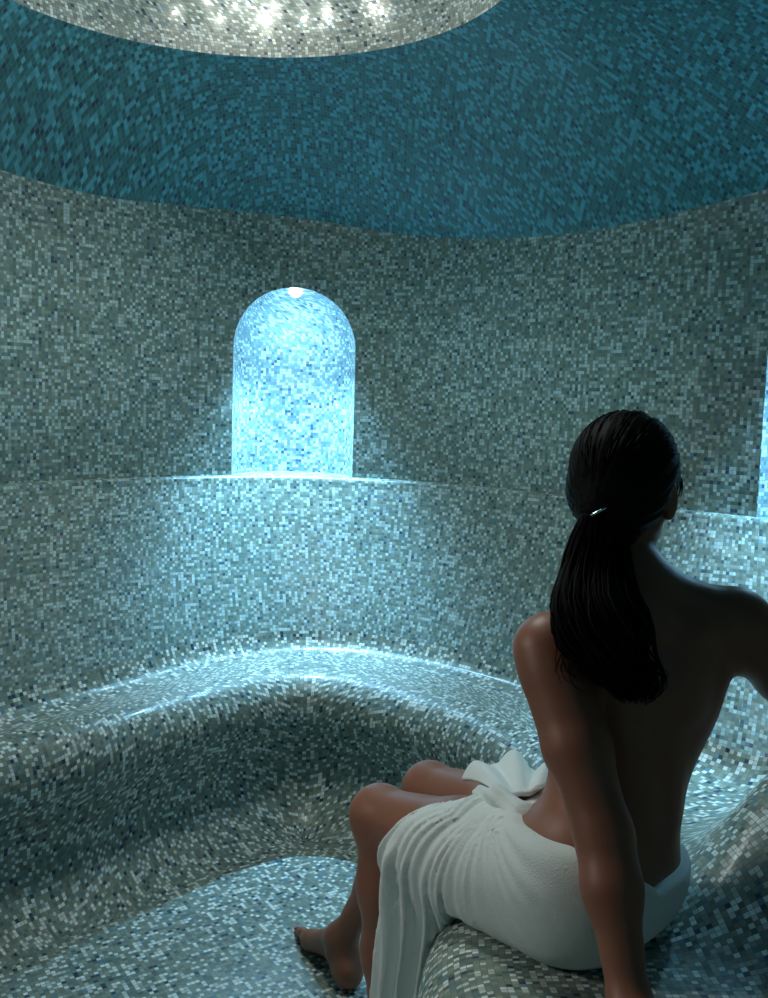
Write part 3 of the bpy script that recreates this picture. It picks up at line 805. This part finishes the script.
# creases fanning out of the knot
dk = np.sqrt((X - KN[0]) ** 2 + (Y - KN[1]) ** 2 + (Z - KN[2]) ** 2)
angk = np.arctan2(below, np.where(np.abs(ta) < 1e-4, 1e-4, ta))
wgt = np.clip((ta + .02) / .08, 0, 1) * np.clip(dk / .05, 0, 1) * np.clip((tb + .08) / .04, 0, 1)
F = F + (wgt * (-.0065) * pl).astype(np.float32)
w2 = np.clip((-ta + .03) / .05, 0, 1) * np.clip(dk / .05, 0, 1) * np.clip((.26 - dk) / .2, 0, 1)
F = F + (w2 * .0028 * np.sin(angk * 26 + 2 * np.sin(angk * 5))).astype(np.float32)
# the mesh opens where the bench pushes the cloth flat
F = smax(F, np.where((ta < .06), (.4465 - Z), -.2).astype(np.float32), .006)
F = smax(F, (.030 + .010 * np.sin(ta * 30) - Z).astype(np.float32), .008)
Vt, Ft = surfnet(F, Tw.lo, Tw.h); Vt = relax(Vt, Ft, 2, .5)
towel = mesh_obj('towel', Vt - root_loc, Ft, M_towel, parent=woman); towel['label'] = 'white terry towel wrapped round the hips and left thigh, hanging in pleats'
# tucked end: a twisted flap spreading from the knot over the right thigh
# a fan of cloth from the knot to a wavy free edge
nu, nv = 70, 34
e0, e1_, e2_, e3_ = V(.158, 1.700, .560), V(.230, 1.730, .585), V(.288, 1.660, .596), V(.305, 1.560, .612)
P = np.zeros((nv, nu, 3))
for i in range(nv):
    v = i / (nv - 1)
    for j in range(nu):
        u = j / (nu - 1)
        e = spl([e0, e1_, e2_, e3_], u)
        k0 = KN + V(-.012, .0, .0) * (1 - u) + V(.055, .005, .006) * u
        wv = math.sin(u * PI * 6.0 - .5) * .62
        P[i, j] = k0 * (1 - v) + e * v + V(0, 0, .012 * math.sin(PI * v * .8) + .024 * wv * v + .008)
Pq = P.reshape(-1, 3)
dq = sample(body, Pq); gq = np.stack([sample(body, Pq + v) - sample(body, Pq - v) for v in np.eye(3) * .006], 1); gq /= np.linalg.norm(gq, axis=1)[:, None] + 1e-9
Pq = Pq + gq * np.clip(.014 - dq, 0, .06)[:, None]
P = Pq.reshape(nv, nu, 3)
fl = grid_mesh('free_edge', P - root_loc, np.zeros((nv, nu, 2)), M_towel, parent=towel)
md = fl.modifiers.new('thickness', 'SOLIDIFY'); md.thickness = .009; md.offset = 0
md = fl.modifiers.new('smooth', 'SUBSURF'); md.levels = 1; md.render_levels = 1
K2 = Field(KN - V(.14, .16, .10), KN + V(.14, .22, .10), .0036)
K2.add(cone(V(.172, 1.560, .606), V(.198, 1.490, .622), .010, .017), .015)
K2.add(cone(V(.195, 1.500, .628), V(.228, 1.440, .618), .016, .022), .015)
K2.add(cone(V(.228, 1.440, .618), V(.262, 1.392, .602), .020, .008), .015)
K2.F += (.0022 * np.sin(np.stack(np.meshgrid(*[K2.lo[i] + K2.h * np.arange(K2.n[i]) for i in range(3)], indexing='ij'), -1) @ V(190, 60, 260))).astype(np.float32)
Vk, Fk = surfnet(K2.F, K2.lo, K2.h); Vk = relax(Vk, Fk, 2, .5)
mesh_obj('tucked_knot', Vk - root_loc, Fk, M_towel, parent=towel)
